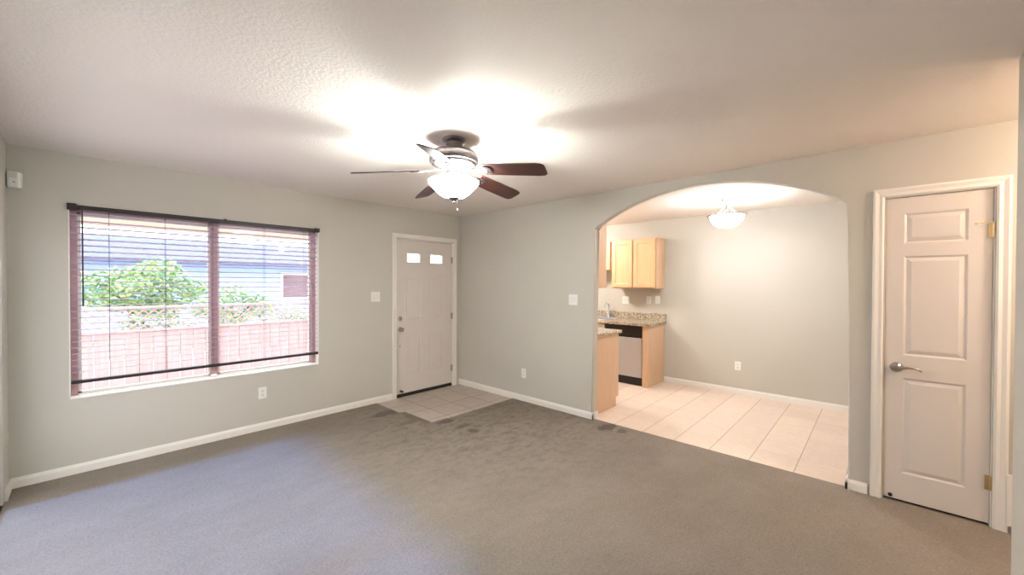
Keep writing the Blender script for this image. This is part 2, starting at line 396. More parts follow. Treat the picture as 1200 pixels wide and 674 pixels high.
baseboard('baseboard_south', [((XW, YS), (HX, YS), (0, 1)), ((HX, YS), (HX, HS), (1, 0))], 'white baseboard of the wall nearest the viewer')

# ------------------------------------------------------------------ window with frame and sill
win = tag(empty('window_1', ((WX0 + WX1) / 2, YN + .1, WZ0)), 'wide two-pane sliding window with flare-tinted brown frame behind the blind', 'window', kind='structure')
FY0, FY1, FW = YN + .085, YN + .14, .045
bm = bmesh.new()
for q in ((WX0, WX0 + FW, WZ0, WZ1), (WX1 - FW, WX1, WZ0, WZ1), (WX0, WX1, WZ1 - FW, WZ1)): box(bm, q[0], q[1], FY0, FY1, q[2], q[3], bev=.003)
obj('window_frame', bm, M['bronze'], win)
obj('bottom_track', B(WX0 + FW, WX1 - FW, FY0, FY1, WZ0, WZ0 + .018, bev=.003), M['white'], win)
MX = .823
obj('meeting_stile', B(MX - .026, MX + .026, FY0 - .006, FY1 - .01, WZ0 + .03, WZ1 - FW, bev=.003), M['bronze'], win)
for i, (a_, b_) in enumerate(((WX0 + FW, MX - .026), (MX + .026, WX1 - FW))):
    s_ = empty('sash'); 
    bm = bmesh.new(); y = FY0 + .012 + i * .015
    for q in ((a_, a_ + .02, WZ0 + .018, WZ1 - FW), (b_ - .02, b_, WZ0 + .018, WZ1 - FW), (a_, b_, WZ1 - FW - .02, WZ1 - FW), (a_, b_, WZ0 + .018, WZ0 + .036)): box(bm, q[0], q[1], y, y + .02, q[2], q[3], bev=.002)
    bpy.data.objects.remove(s_)
    s_ = obj('sash', bm, M['white'], win)
    obj('pane', B(a_ + .019, b_ - .019, y + .008, y + .012, WZ0 + .035, WZ1 - FW - .019), M['pane'], s_)
bm = bmesh.new(); box(bm, WX0 + .001, WX1 - .001, YN - .008, FY0, WZ0 - .004, WZ0 + .010, bev=.004); obj('window_sill', bm, M['white'], win)
bm = bmesh.new()
for q in ((WX0, WX0 + .006, WZ0 + .010, WZ1), (WX1 - .006, WX1, WZ0 + .010, WZ1), (WX0 + .006, WX1 - .006, WZ1 - .006, WZ1)): box(bm, q[0], q[1], YN - .003, FY0, q[2], q[3])
obj('reveal_lining', bm, M['white'], win)

# the blind
bl = tag(empty('window_blind', ((WX0 + WX1) / 2, YN + .03, WZ1 - .05)), 'dark brown slatted blind with open slats hanging in the window', 'blind')
HRZ0, HRZ1 = 2.022, 2.058
bm = bmesh.new(); box(bm, WX0 + .004, WX1 - .004, YN - .012, YN + .045, HRZ0, HRZ1, bev=.003); obj('headrail', bm, M['blind'], bl)
bm = bmesh.new(); box(bm, WX0 - .006, WX0 + .045, YN - .026, YN + .03, HRZ0 - .006, HRZ1 + .008, bev=.003); obj('end_bracket', bm, M['blind'], bl)
bm = bmesh.new(); box(bm, WX1 - .045, WX1 + .006, YN - .018, YN + .03, HRZ0 - .003, HRZ1 + .004, bev=.003); obj('end_bracket', bm, M['blind'], bl)
bm = bmesh.new(); box(bm, .88, .905, YN - .018, YN + .02, HRZ0 + .004, HRZ1 + .006, bev=.002); obj('center_bracket', bm, M['blind'], bl)
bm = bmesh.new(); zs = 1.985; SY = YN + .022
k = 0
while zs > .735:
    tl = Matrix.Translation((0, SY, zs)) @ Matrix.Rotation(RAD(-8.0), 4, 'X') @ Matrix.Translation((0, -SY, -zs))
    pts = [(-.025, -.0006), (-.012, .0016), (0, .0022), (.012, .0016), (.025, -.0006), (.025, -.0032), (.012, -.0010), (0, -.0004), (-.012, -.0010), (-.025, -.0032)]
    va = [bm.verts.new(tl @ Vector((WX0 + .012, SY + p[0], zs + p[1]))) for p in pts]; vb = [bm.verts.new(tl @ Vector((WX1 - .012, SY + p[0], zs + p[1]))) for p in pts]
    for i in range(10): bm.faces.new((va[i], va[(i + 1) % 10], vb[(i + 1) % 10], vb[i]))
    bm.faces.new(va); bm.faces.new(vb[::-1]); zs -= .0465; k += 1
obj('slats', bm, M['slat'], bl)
bm = bmesh.new(); box(bm, WX0 + .01, WX1 - .003, YN - .004, YN + .048, .688, .712, bev=.005); obj('bottom_rail', bm, M['blind'], bl)
for x in (.02, .13, .47, .80, 1.22, 1.60):
    bm = bmesh.new()
    for dy in (-.027, .027): tube(bm, [(x, SY + dy, HRZ0 + .003), (x, SY + dy, .705)], .0013, 6)
    if x != .02: obj('ladder_cord', bm, M['blind'], bl)
    else: bm.free()
bm = bmesh.new(); tube(bm, [(-.015, YN - .018, 2.03), (-.015, YN - .024, 2.0), (-.013, YN - .022, 1.32)], .0048, 8); lathe(bm, [(0, -.05), (.006, -.045), (.0055, 0), (0, .005)], (-.013, YN - .022, 1.33), 10); obj('tilt_wand', bm, M['blind'], bl, smooth=True)

# ------------------------------------------------------------------ front door
def knob_prof(): return [(0, 0), (.031, 0), (.031, .005), (.026, .009), (.014, .012), (.012, .026), (.018, .034), (.026, .044), (.0275, .054), (.024, .063), (.014, .069), (0, .070)]
def on_wall(c, rz): # local z of a lathe becomes the outward normal (-y rotated by rz)
    return frame_m(c, rz) @ Matrix.Rotation(PI / 2, 4, 'X')
fd = tag(empty('door_1', (3.143, YN + .02, 0)), 'white front door with two small square lites and four panels', 'door', kind='structure')
FX0, FX1, FZ0, FZ1 = 2.697, 3.591, .034, 2.036
pn = [(.140, .375, .965, 1.505), (.520, .740, .965, 1.505), (.140, .375, .248, .745), (.520, .740, .248, .745)]
ho = [(.162, .370, 1.700, 1.836), (.516, .724, 1.700, 1.836)]
pn = [(.150, .370, .965, 1.505), (.516, .736, .965, 1.505), (.150, .370, .248, .745), (.516, .736, .248, .745)]
ho = [(.150, .370, 1.700, 1.836), (.516, .736, 1.700, 1.836)]
bm = bmesh.new(); panel_slab(bm, FX1 - FX0, FZ1 - FZ0, .042, pn, ho, steps=((.010, -.006), (.024, -.0015)))
slab = obj('door_slab', place(bm, Matrix.Translation((FX0, YN + .018, FZ0))), M['doorwhite'], fd)
for q in ho:
    bm = bmesh.new()
    for r in ((q[0] + .001, q[0] + .012, q[2] + .001, q[3] - .001), (q[1] - .012, q[1] - .001, q[2] + .001, q[3] - .001), (q[0] + .012, q[1] - .012, q[2] + .001, q[2] + .012), (q[0] + .012, q[1] - .012, q[3] - .012, q[3] - .001)): box(bm, FX0 + r[0], FX0 + r[1], YN + .012, YN + .058, FZ0 + r[2], FZ0 + r[3], bev=.002)
    lf = obj('lite_frame', bm, M['doorwhite'], slab)
    obj('lite_glass', B(FX0 + q[0] + .004, FX0 + q[1] - .004, YN + .034, YN + .038, FZ0 + q[2] + .004, FZ0 + q[3] - .004), M['pane'], slab)
def casing(bm, u0, u1, z1, w, P):
    """three mitred moulded boards round an opening; P(u, out, z) -> world"""
    prof = [(0, .0), (0, .010), (.010, .016), (w * .45, .013), (w - .012, .019), (w, .017), (w, 0)]
    path = [(u0, -.02, -1, 0), (u0, z1, -1, 1), (u1, z1, 1, 1), (u1, -.02, 1, 0)]
    rings = [[bm.verts.new(P(u + sx * o_, d, z + sz * o_)) for o_, d in prof] for u, z, sx, sz in path]
    n = len(prof)
    for a, b in zip(rings, rings[1:]):
        for i in range(n): bm.faces.new((a[i], a[(i + 1) % n], b[(i + 1) % n], b[i]))
    bm.faces.new(rings[0]); bm.faces.new(rings[-1][::-1])
bm = bmesh.new(); casing(bm, 2.690, 3.598, 2.043, .060, lambda u, d, z: (u, YN - d, z)); obj('casing', bm, M['white'], fd)
bm = bmesh.new()
for q in ((DX0, 2.694, -.02, DZ1), (3.594, DX1, -.02, DZ1), (2.694, 3.594, 2.039, DZ1)): box(bm, q[0], q[1], YN + .002, YN + .13, q[2], q[3])
for q in ((2.694, 2.706, 0, 2.039), (3.582, 3.594, 0, 2.039), (2.706, 3.582, 2.026, 2.039)): box(bm, q[0], q[1], YN + .061, YN + .075, q[2], q[3])
obj('jamb', bm, M['white'], fd)
obj('threshold', B(2.694, 3.594, YN + .01, YN + .13, -.02, .012, bev=.003), M['dark'], fd)
obj('door_sweep', B(FX0 + .002, FX1 - .002, YN + .016, YN + .056, .010, FZ0 + .002), M['black'], fd)
bm = bmesh.new(); lathe(bm, knob_prof(), n=28, mtx=on_wall((2.752, YN + .018, .872), 0)); obj('door_knob', bm, M['nickel'], fd, smooth=True)
bm = bmesh.new(); lathe(bm, [(0, 0), (.030, 0), (.030, .008), (.024, .014), (0, .016)], n=28, mtx=on_wall((2.752, YN + .018, 1.010), 0))
db = obj('deadbolt', bm, M['nickel'], fd, smooth=True)
obj('thumb_turn', B(2.747, 2.757, YN - .014, YN + .004, .994, 1.026, bev=.003), M['nickel'], db)
bm = bmesh.new(); lathe(bm, [(0, 0), (.011, 0), (.010, .004), (0, .005)], n=16, mtx=on_wall((2.752, YN + .018, .655), 0)); obj('chain_screw_plate', bm, M['nickel'], fd, smooth=True)
bm = bmesh.new(); lathe(bm, [(0, 0), (.014, 0), (.014, .006), (.008, .010), (.008, .04), (.013, .042), (.012, .052), (0, .054)], n=16, mtx=on_wall((2.762, YN + .018, .072), 0)); obj('door_stop', bm, M['black'], fd, smooth=True)
for z in (1.80, 1.0, .25):
    bm = bmesh.new(); tube(bm, [(3.597, YN + .006, z - .045), (3.597, YN + .006, z + .045)], .0065, 10); box(bm, 3.575, 3.596, YN + .012, YN + .018, z - .044, z + .044); obj('hinge', bm, M['nickel'], fd)

# ------------------------------------------------------------------ closet door in the east wall
cd = tag(empty('door_2', (XE, -.271, 0)), 'narrow white three-panel closet door with lever handle', 'door', kind='structure')
KY0, KY1, KZ0, KZ1 = -.506, -.036, .016, 2.054     # local x of the slab runs toward -y
kw, kh = KY1 - KY0, KZ1 - KZ0
pn = [(.088, kw - .098, 1.745 - KZ0, 1.945 - KZ0), (.088, kw - .098, .995 - KZ0, 1.660 - KZ0), (.088, kw - .098, .198 - KZ0, .842 - KZ0)]
bm = bmesh.new(); panel_slab(bm, kw, kh, .036, pn, steps=((.012, -.008), (.036, -.001)))
place(bm, frame_m((XE + .012, KY1, KZ0), -PI / 2)); obj('door_slab', bm, M['doorwhite'], cd)
bm = bmesh.new(); casing(bm, -CY1 - .004, -CY0 + .004, CZ1 + .0, .058, lambda u, d, z: (XE - d, -u, z)); obj('casing', bm, M['white'], cd)
bm = bmesh.new()
for q in ((CY1 - .004, CY1, -.02, CZ1), (CY0, CY0 + .004, -.02, CZ1), (CY0, CY1, CZ1 - .005, CZ1)): box(bm, XE + .001, XB - .001, q[0], q[1], q[2], q[3])
obj('jamb', bm, M['white'], cd)
obj('closet_floor', B(XE + .03, XB, CY0, CY1, -.06, .001), M['dark'], cd)
obj('closet_back', B(XB + .002, XB + .02, CY0 - .1, DS - .13, -.05, CZ1 + .1), M['dark'], cd)
LV = Vector((XE + .012, -.094, .912))
bm = bmesh.new(); lathe(bm, [(0, 0), (.033, 0), (.033, .006), (.028, .014), (.016, .019), (.013, .024), (.013, .044), (.016, .05), (0, .052)], n=28, mtx=on_wall(LV, -PI / 2)); rose = obj('lever_handle', bm, M['nickel'], cd, smooth=True)
bm = bmesh.new(); x = LV.x - .044
tube(bm, [(x, LV.y + .004, LV.z), (x - .004, LV.y - .02, LV.z + .001), (x - .004, LV.y - .05, LV.z + .007), (x - .002, LV.y - .08, LV.z + .008), (x + .002, LV.y - .105, LV.z + .001), (x + .006, LV.y - .118, LV.z - .010)], .0088, 10, [1.25, 1.1, .9, .8, .8, .75]); obj('lever', bm, M['nickel'], rose, smooth=True)
bm = bmesh.new(); box(bm, XE + .006, XE + .016, KY1 - .0015, KY1 + .003, .885, .945, bev=.001); obj('latch_plate', bm, M['nickel'], cd)
for z in (1.80, .265):
    bm = bmesh.new(); tube(bm, [(XE + .003, KY0 - .002, z - .044), (XE + .003, KY0 - .002, z + .044)], .0075, 10); box(bm, XE + .004, XE + .012, KY0 + .0, KY0 + .020, z - .043, z + .043); obj('hinge', bm, M['brass'], cd)
bm = bmesh.new(); tube(bm, [(XE - .002, KY0 - .002, 1.85), (XE - .035, KY0 + .015, 1.848), (XE - .05, KY0 + .07, 1.842)], .0028, 8); lathe(bm, [(0, 0), (.008, .001), (.008, .01), (0, .012)], (XE - .05, KY0 + .072, 1.836), 10); obj('hinge_stop', bm, M['brass'], cd)
bm = bmesh.new(); lathe(bm, [(0, 0), (.012, 0), (.012, .008), (0, .011)], n=14, mtx=on_wall((XE + .012, KY1 - .035, .036), -PI / 2)); obj('floor_stop', bm, M['black'], cd, smooth=True)

# return-air grille beside the closet
vg = tag(empty('air_vent', (XE, -.764, .19)), 'white return-air grille low on the wall right of the closet door', 'vent')
VY0, VY1, VZ0, VZ1 = -.960, -.5675, .040, .345
bm = bmesh.new()
for q in ((VY0, VY0 + .03, VZ0, VZ1), (VY1 - .03, VY1, VZ0, VZ1), (VY0 + .03, VY1 - .03, VZ1 - .03, VZ1), (VY0 + .03, VY1 - .03, VZ0, VZ0 + .03)): box(bm, XE - .022, XE - .0005, q[0], q[1], q[2], q[3], bev=.003)
obj('vent_frame', bm, M['white'], vg)
bm = bmesh.new(); z = VZ0 + .036
while z < VZ1 - .036:
    box(bm, -.010, .010, VY0 + .028, VY1 - .028, -.0012, .0012, mtx=Matrix.Translation((XE - .011, 0, z)) @ Matrix.Rotation(RAD(40), 4, 'Y')); z += .014
obj('louvres', bm, M['white'], vg)
obj('vent_backing', B(XE - .003, XE - .001, VY0 + .02, VY1 - .02, VZ0 + .02, VZ1 - .02), M['dark'], vg)

# ------------------------------------------------------------------ sliding glass door in the west wall (source of the cool daylight)
gd = tag(empty('door_3', (XW, (GY0 + GY1) / 2, 0)), 'sliding glass door at the far left edge letting in daylight', 'door', kind='structure')
bm = bmesh.new()
for q in ((GY0, GY0 + .05, 0, GZ1), (GY1 - .05, GY1, 0, GZ1), (GY0 + .05, GY1 - .05, GZ1 - .05, GZ1), (GY0 + .05, GY1 - .05, 0, .02)): box(bm, XW - .11, XW - .02, q[0], q[1], q[2], q[3], bev=.003)
obj('door_frame', bm, M['white'], gd)
ym = GY0 + .70
for i, (a_, b_) in enumerate(((GY0 + .05, ym + .03), (ym - .03, GY1 - .05))):
    bm = bmesh.new(); x = XW - .10 + i * .035
    for q in ((a_, a_ + .055, .03, GZ1 - .05), (b_ - .055, b_, .03, GZ1 - .05), (a_ + .055, b_ - .055, GZ1 - .11, GZ1 - .05), (a_ + .055, b_ - .055, .02, .06)): box(bm, x, x + .03, q[0], q[1], q[2], q[3], bev=.002)
    s_ = obj('sliding_panel', bm, M['white'], gd)
    obj('pane', B(x + .012, x + .016, a_ + .05, b_ - .05, .055, GZ1 - .105), M['pane'], s_)
# daylight portals in the two openings
pl = lamp('window_portal', 'AREA', ((WX0 + WX1) / 2, YN + .17, (WZ0 + WZ1) / 2), 1, (1, 1, 1), shape='RECTANGLE', size=WX1 - WX0, size_y=WZ1 - WZ0); pl.rotation_euler = (-PI / 2, 0, 0); pl.data.cycles.is_portal = True
pl = lamp('glass_door_portal', 'AREA', (XW - .15, (GY0 + GY1) / 2, GZ1 / 2), 1, (1, 1, 1), shape='RECTANGLE', size=GZ1, size_y=GY1 - GY0); pl.rotation_euler = (0, -PI / 2, 0); pl.data.cycles.is_portal = True

# ------------------------------------------------------------------ wall plates (local: wall is plane y=0, they stand out toward -y)
def outlet(loc, rz, label, group=None):
    t = tag(empty('power_outlet', loc, rz), label, 'outlet', 'power outlets on the walls')
    obj('cover_plate', B(-.036, .036, -.006, 0, -.058, .058, bev=.003), M['plastic'], t, local=True)
    for dz in (-.020, .020):
        bm = bmesh.new(); lathe(bm, [(0, 0), (.0165, 0), (.0165, .003), (.015, .004), (0, .004)], n=20, mtx=Matrix.Translation((0, -.0055, dz)) @ Matrix.Rotation(PI / 2, 4, 'X'))
        s_ = obj('socket', bm, M['white'], t, local=True)
        bm = bmesh.new()
        for dx in (-.006, .006): box(bm, dx - .0012, dx + .0012, -.0102, -.0090, dz - .003, dz + .006)
        box(bm, -.002, .002, -.0102, -.0090, dz - .010, dz - .006)
        obj('slots', bm, M['dark'], s_, local=True)
    return t
o1 = outlet((1.195, YN, .368), 0, 'white power outlet low on the window wall, under the window')
def put(src, loc, rz, label):
    c = copy_tree(src); c.location = loc; c.rotation_euler = (0, 0, rz); c['label'] = label; return c
put(o1, (XE, 3.244, .346), -PI / 2, 'white power outlet low on the wall between front door and archway')
put(o1, (XD, 1.375, .372), -PI / 2, 'white power outlet low on the far dining wall, above its baseboard')
put(o1, (XD, 2.615, 1.215), -PI / 2, 'white power outlet above the backsplash, left of the pair under the upper cabinets')
put(o1, (XD, 2.475, 1.222), -PI / 2, 'white power outlet above the backsplash, nearest the cabinet end')
def switch(loc, rz, label, gang=2, toggles=True):
    t = tag(empty('light_switch', loc, rz), label, 'switch', 'light switches on the walls'); w = .029 + .023 * gang
    w = .058 if gang == 2 else .036
    obj('cover_plate', B(-w, w, -.006, 0, -.060, .060, bev=.003), M['plastic'], t, local=True)
    for dx in ((-.023, .023) if gang == 2 else (0,)):
        bm = bmesh.new(); box(bm, dx - .0165, dx + .0165, -.009, -.005, -.033, .033, bev=.0015); rk = obj('rocker', bm, M['white'], t, local=True)
    return t
switch((2.405, YN, 1.300), 0, 'white double light switch on the window wall, left of the front door')
switch((XE, 2.512, 1.288), -PI / 2, 'white double light switch on the wall just left of the archway')
switch((XD, 3.00, 1.205), -PI / 2, 'white double switch plate on the kitchen wall, leftmost above the backsplash')

# corner motion sensor
ms = tag(empty('motion_sensor', (-.336, YN - .034, 2.186), RAD(-14)), 'small white motion sensor mounted high in the left corner', 'sensor')
bm = bmesh.new(); prism(bm, [(-.032, .024), (.032, .024), (.032, -.016), (.022, -.030), (-.022, -.030), (-.032, -.016)], 'z', -.055, .055)
bmesh.ops.bevel(bm, geom=bm.edges[:], offset=.004, segments=2, affect='EDGES'); obj('housing', bm, M['plastic'], ms, local=True)
bm = bmesh.new(); box(bm, -.024, .024, -.034, -.028, .010, .044, bev=.002); obj('lens', bm, M['white'], ms, local=True)
bm = bmesh.new(); box(bm, .002, .010, -.032, -.029, -.022, -.017); obj('indicator', bm, M['dark'], ms, local=True)
bm = bmesh.new(); box(bm, -.02, .02, .022, .030, -.04, .04); obj('wall_bracket', bm, M['plastic'], ms, local=True)

def inner_glass(o, n_outer, n=48):
    o.data.materials.append(M['glassinner'])
    for p in o.data.polygons:
        c = p.center - Vector((sum(v.co.x for v in o.data.vertices) / len(o.data.vertices), sum(v.co.y for v in o.data.vertices) / len(o.data.vertices), 0))
        if p.normal.z > .05 or p.normal.x * c.x + p.normal.y * c.y < -1e-4: p.material_index = 1
# ------------------------------------------------------------------ ceiling fan
FX, FY = 1.697, 2.113
fan = tag(empty('ceiling_fan', (FX, FY, CH)), 'nickel ceiling fan with five mahogany blades and lit white bowl', 'fan')
fc = (FX, FY, 0)
bm = bmesh.new(); lathe(bm, [(0, CH), (.080, CH), (.082, CH - .008), (.078, CH - .016), (.058, CH - .026), (.056, CH - .066), (.062, CH - .076), (0, CH - .076)], fc); obj('canopy', bm, M['pewter'], fan, smooth=True)
bm = bmesh.new(); lathe(bm, [(0, 2.366), (.062, 2.366), (.105, 2.361), (.146, 2.349), (.160, 2.336), (.164, 2.326), (.164, 2.288), (.160, 2.280), (.150, 2.276), (0, 2.276)], fc); motor = obj('motor_housing', bm, M['pewter'], fan, smooth=True)
bm = bmesh.new()
lathe(bm, [(.150, 2.277), (.148, 2.264), (.128, 2.250), (.096, 2.240), (.074, 2.236), (.062, 2.222), (0, 2.220)], fc); obj('rotor_hub', bm, M['pewter'], fan, smooth=True)
bm = bmesh.new()
for i in range(30):
    a = 2 * PI * i / 30; box(bm, .090, .140, -.004, .004, -.003, .003, mtx=Matrix.Translation(fc) @ Matrix.Rotation(a, 4, 'Z') @ Matrix.Translation((0, 0, 2.2535)) @ Matrix.Translation((.115, 0, 0)) @ Matrix.Rotation(RAD(-17), 4, 'Y') @ Matrix.Translation((-.115, 0, 0)))
obj('hub_vents', bm, M['dark'], motor)
BZ = 2.240; A0 = -22 - 47.2; PITCH = RAD(17); DROOP = RAD(6.2)
for i in range(5):
    mt = Matrix.Translation((FX, FY, BZ)) @ Matrix.Rotation(RAD(A0 + 72 * i), 4, 'Z') @ Matrix.Rotation(DROOP, 4, 'Y') @ Matrix.Rotation(-PITCH, 4, 'X')
    out = [(.215, -.056), (.225, -.060), (.40, -.066), (.60, -.068), (.635, -.064), (.652, -.048), (.654, -.03), (.654, .03), (.652, .048), (.635, .064), (.60, .068), (.40, .066), (.225, .060), (.215, .056)]
    bm = bmesh.new(); prism(bm, out, 'z', -.003, .003); bmesh.ops.bevel(bm, geom=[e for e in bm.edges if abs(e.verts[0].co.z - e.verts[1].co.z) < 1e-6], offset=.0012, segments=1, affect='EDGES')
    b_ = obj('blade', bm, M['blade'], fan, local=True); b_.matrix_basis = Matrix.Translation((0, 0, BZ - CH)) @ Matrix.Rotation(RAD(A0 + 72 * i), 4, 'Z') @ Matrix.Rotation(DROOP, 4, 'Y') @ Matrix.Rotation(-PITCH, 4, 'X')
    bm = bmesh.new()
    prism(bm, [(.085, -.020), (.14, -.013), (.19, -.016), (.225, -.036), (.262, -.044), (.285, -.026), (.292, 0), (.285, .026), (.262, .044), (.225, .036), (.19, .016), (.14, .013), (.085, .020)], 'z', -.010, -.004)
    for px_, py_ in ((.245, -.025), (.245, .025), (.275, 0)): lathe(bm, [(0, -.0135), (.006, -.012), (.006, -.009)], (px_, py_, 0), 10)
    for v_ in bm.verts:
        if v_.co.x < .15: v_.co.z += (.15 - v_.co.x) * .12
    b_ = obj('blade_bracket', bm, M['pewter'], fan, local=True); b_.matrix_basis = Matrix.Translation((0, 0, BZ - CH)) @ Matrix.Rotation(RAD(A0 + 72 * i), 4, 'Z') @ Matrix.Rotation(DROOP, 4, 'Y') @ Matrix.Rotation(-PITCH, 4, 'X')
bm = bmesh.new(); lathe(bm, [(0, 2.224), (.056, 2.224), (.058, 2.208), (.052, 2.196), (.040, 2.186), (.040, 2.168), (0, 2.165)], fc); lk = obj('light_fitter', bm, M['pewter'], fan, smooth=True)
prof = [(.164, 2.162), (.169, 2.156), (.168, 2.146), (.155, 2.128), (.128, 2.100), (.100, 2.072), (.074, 2.056), (.040, 2.050), (.0, 2.049)]
bm = bmesh.new(); lathe(bm, prof + [(0, 2.053), (.038, 2.056), (.071, 2.060), (.096, 2.076), (.124, 2.104), (.151, 2.132), (.164, 2.148), (.164, 2.162)], fc); bowl = obj('lamp_shade', bm, M['glasswhite'], fan, smooth=True); inner_glass(bowl, 8)
bm = bmesh.new(); lathe(bm, [(0, 2.051), (.034, 2.050), (.036, 2.045), (.030, 2.038), (.014, 2.032), (.008, 2.022), (.009, 2.017), (.005, 2.010), (0, 2.008)], fc, 24); obj('finial', bm, M['pewter'], fan, smooth=True)
bm = bmesh.new(); cx, cy_ = FX + .014, FY - .014
tube(bm, [(cx, cy_, 2.04), (cx + .003, cy_ - .003, 1.975)], .0016, 6); lathe(bm, [(0, -.014), (.005, -.011), (.0065, -.004), (.004, .004), (0, .007)], (cx + .003, cy_ - .003, 1.968), 12); obj('pull_chain', bm, M['nickel'], fan, smooth=True)
bm = bmesh.new(); lathe(bm, [(0, 2.166), (.022, 2.166), (.022, 2.150), (0, 2.148)], fc, 20); obj('bulb_socket', bm, M['nickel'], lk, smooth=True)
lamp('fan_bulb', 'POINT', (FX, FY, 2.108), FAN_W, FAN_C, shadow_soft_size=.03)

# ------------------------------------------------------------------ dining pendant (semi-flush bowl)
PX, PY = 4.914, 1.262
pd = tag(empty('bowl_pendant_light', (PX, PY, CH)), 'lit white bowl light with nickel ring hanging in the dining area', 'light')
pc = (PX, PY, 0)
bm = bmesh.new(); lathe(bm, [(0, CH), (.066, CH), (.068, CH - .010), (.055, CH - .020), (.048, CH - .035), (.030, CH - .042), (.024, CH - .055), (0, CH - .058)], pc, 32); obj('canopy', bm, M['nickel'], pd, smooth=True)
for k in range(3):
    a = RAD(20 + 120 * k); bm = bmesh.new()
    tube(bm, [(PX + r * math.cos(a), PY + r * math.sin(a), z) for r, z in ((.028, 2.405), (.032, 2.375), (.036, 2.345), (.052, 2.31), (.085, 2.278), (.130, 2.258), (.178, 2.25))], .006, 8); obj('arm', bm, M['nickel'], pd, smooth=True)
bm = bmesh.new(); lathe(bm, [(0, 2.385), (.011, 2.385), (.011, 2.30), (.022, 2.29), (.024, 2.26), (.012, 2.25), (0, 2.25)], pc, 20); obj('stem', bm, M['nickel'], pd, smooth=True)
bm = bmesh.new(); lathe(bm, [(.168, 2.232), (.198, 2.236), (.207, 2.244), (.204, 2.252), (.180, 2.250), (.166, 2.244), (.168, 2.232)], pc); obj('ring', bm, M['nickel'], pd, smooth=True)
bm = bmesh.new(); lathe(bm, [(.172, 2.240), (.170, 2.222), (.160, 2.190), (.138, 2.156), (.105, 2.128), (.06, 2.112), (0, 2.106), (0, 2.110), (.058, 2.116), (.102, 2.132), (.134, 2.159), (.156, 2.192), (.166, 2.222), (.168, 2.240), (.172, 2.240)], pc); inner_glass(obj('lamp_shade', bm, M['glassdin'], pd, smooth=True), 6)
lamp('pendant_bulb', 'POINT', (PX + .05, PY, 2.20), DIN_W, DIN_C, shadow_soft_size=.045)

# lamps the neighbouring rooms have, out of view
def dome(name, x, y, label, w, c, mname):
    t = tag(empty(name, (x, y, CH)), label, 'light')
    bm = bmesh.new(); lathe(bm, [(0, CH), (.16, CH), (.165, CH - .01), (.16, CH - .02), (0, CH - .02)], (x, y, 0)); obj('base', bm, M['nickel'], t, smooth=True)
    bm = bmesh.new(); lathe(bm, [(.15, CH - .02), (.145, CH - .05), (.11, CH - .085), (.06, CH - .10), (0, CH - .105)], (x, y, 0)); obj('lamp_shade', bm, M['glassdin'], t, smooth=True)
    lamp(name + '_bulb', 'POINT', (x, y, CH - .17), w, c, shadow_soft_size=.08)
dome('kitchen_ceiling_light', 4.75, 3.75, 'round ceiling light of the kitchen', KIT_W, KIT_C, 'glassdin')
dome('hall_ceiling_light', 3.25, -1.45, 'round ceiling light of the side hall', HALL_W, HALL_C, 'glassdin')

# ------------------------------------------------------------------ kitchen
def cab_door(bm, y0, y1, z0, z1, x, facing):
    """recessed-panel door; facing -1: looks toward -x"""
    w, h = y1 - y0, z1 - z0
    panel_slab(bm, w, h, .019, [(.052, w - .052, .052, h - .052)], steps=((.004, -.002), (.012, -.008)))
    place(bm, frame_m((x, y1, z0), -PI / 2) if facing < 0 else frame_m((x, y0, z0), PI / 2)); return bm
# tall pair of wall cabinets
CY = 2.368
uc = tag(empty('upper_cabinet', (XD, 2.74, 1.40)), 'maple wall cabinet with two tall doors on the far kitchen wall', 'cabinet', 'wall cabinets of the kitchen')
bm = bmesh.new(); box(bm, 5.640, XD - .001, CY, 3.085, 1.400, 2.140, bev=.002); obj('carcass', bm, M['maple'], uc)
bm = bmesh.new(); box(bm, 5.632, 5.6395, CY - .0, 3.085, 2.134, 2.150); box(bm, 5.632, XD - .001, CY - .006, CY - .0005, 2.128, 2.150); obj('top_trim', bm, M['maple'], uc)
for a_, b_ in ((2.388, 2.716), (2.738, 3.066)): obj('door', cab_door(bmesh.new(), a_, b_, 1.420, 2.128, 5.620, -1), M['mapledoor'], uc)
bm = bmesh.new(); box(bm, 5.640, XD - .001, 3.090, 3.86, 1.680, 2.140, bev=.002)
uc = tag(empty('upper_cabinet', (XD, 3.48, 1.68)), 'short maple wall cabinet left of the tall pair, half hidden', 'cabinet', 'wall cabinets of the kitchen')
obj('carcass', bm, M['maple'], uc)
for a_, b_ in ((3.108, 3.465), (3.485, 3.842)): obj('door', cab_door(bmesh.new(), a_, b_, 1.698, 2.128, 5.620, -1), M['mapledoor'], uc)
# base run: end panel, dishwasher, sink cabinet, worktop
ep = tag(empty('cabinet_end_panel', (5.66, 2.40, 0)), 'maple end panel right of the dishwasher', 'cabinet')
obj('panel', B(5.375, XD - .0, CY, 2.455, -.004, .868, bev=.002), M['maple'], ep)
dw = tag(empty('dishwasher', (5.66, 2.76, 0)), 'stainless dishwasher with black control strip and toe panel', 'dishwasher')
DY0, DY1 = 2.458, 3.055
obj('tub', B(5.43, 5.93, DY0 + .003, DY1 - .003, .02, .860), M['black'], dw)
bm = bmesh.new(); box(bm, 5.398, 5.431, DY0 + .004, DY1 - .004, .690, .862, bev=.004); cp = obj('control_panel', bm, M['black'], dw)
obj('latch_grip', B(5.392, 5.399, 2.66, 2.85, .715, .735, bev=.002), M['black'], cp)
bm = bmesh.new(); box(bm, 5.396, 5.431, DY0 + .016, DY1 - .010, .118, .684, bev=.005); obj('door', bm, M['steel'], dw)
obj('toe_panel', B(5.418, 5.431, DY0 + .004, DY1 - .004, -.002, .112), M['black'], dw)
sc_ = tag(empty('sink_cabinet', (5.66, 3.5, 0)), 'maple sink cabinet left of the dishwasher, mostly hidden', 'cabinet')
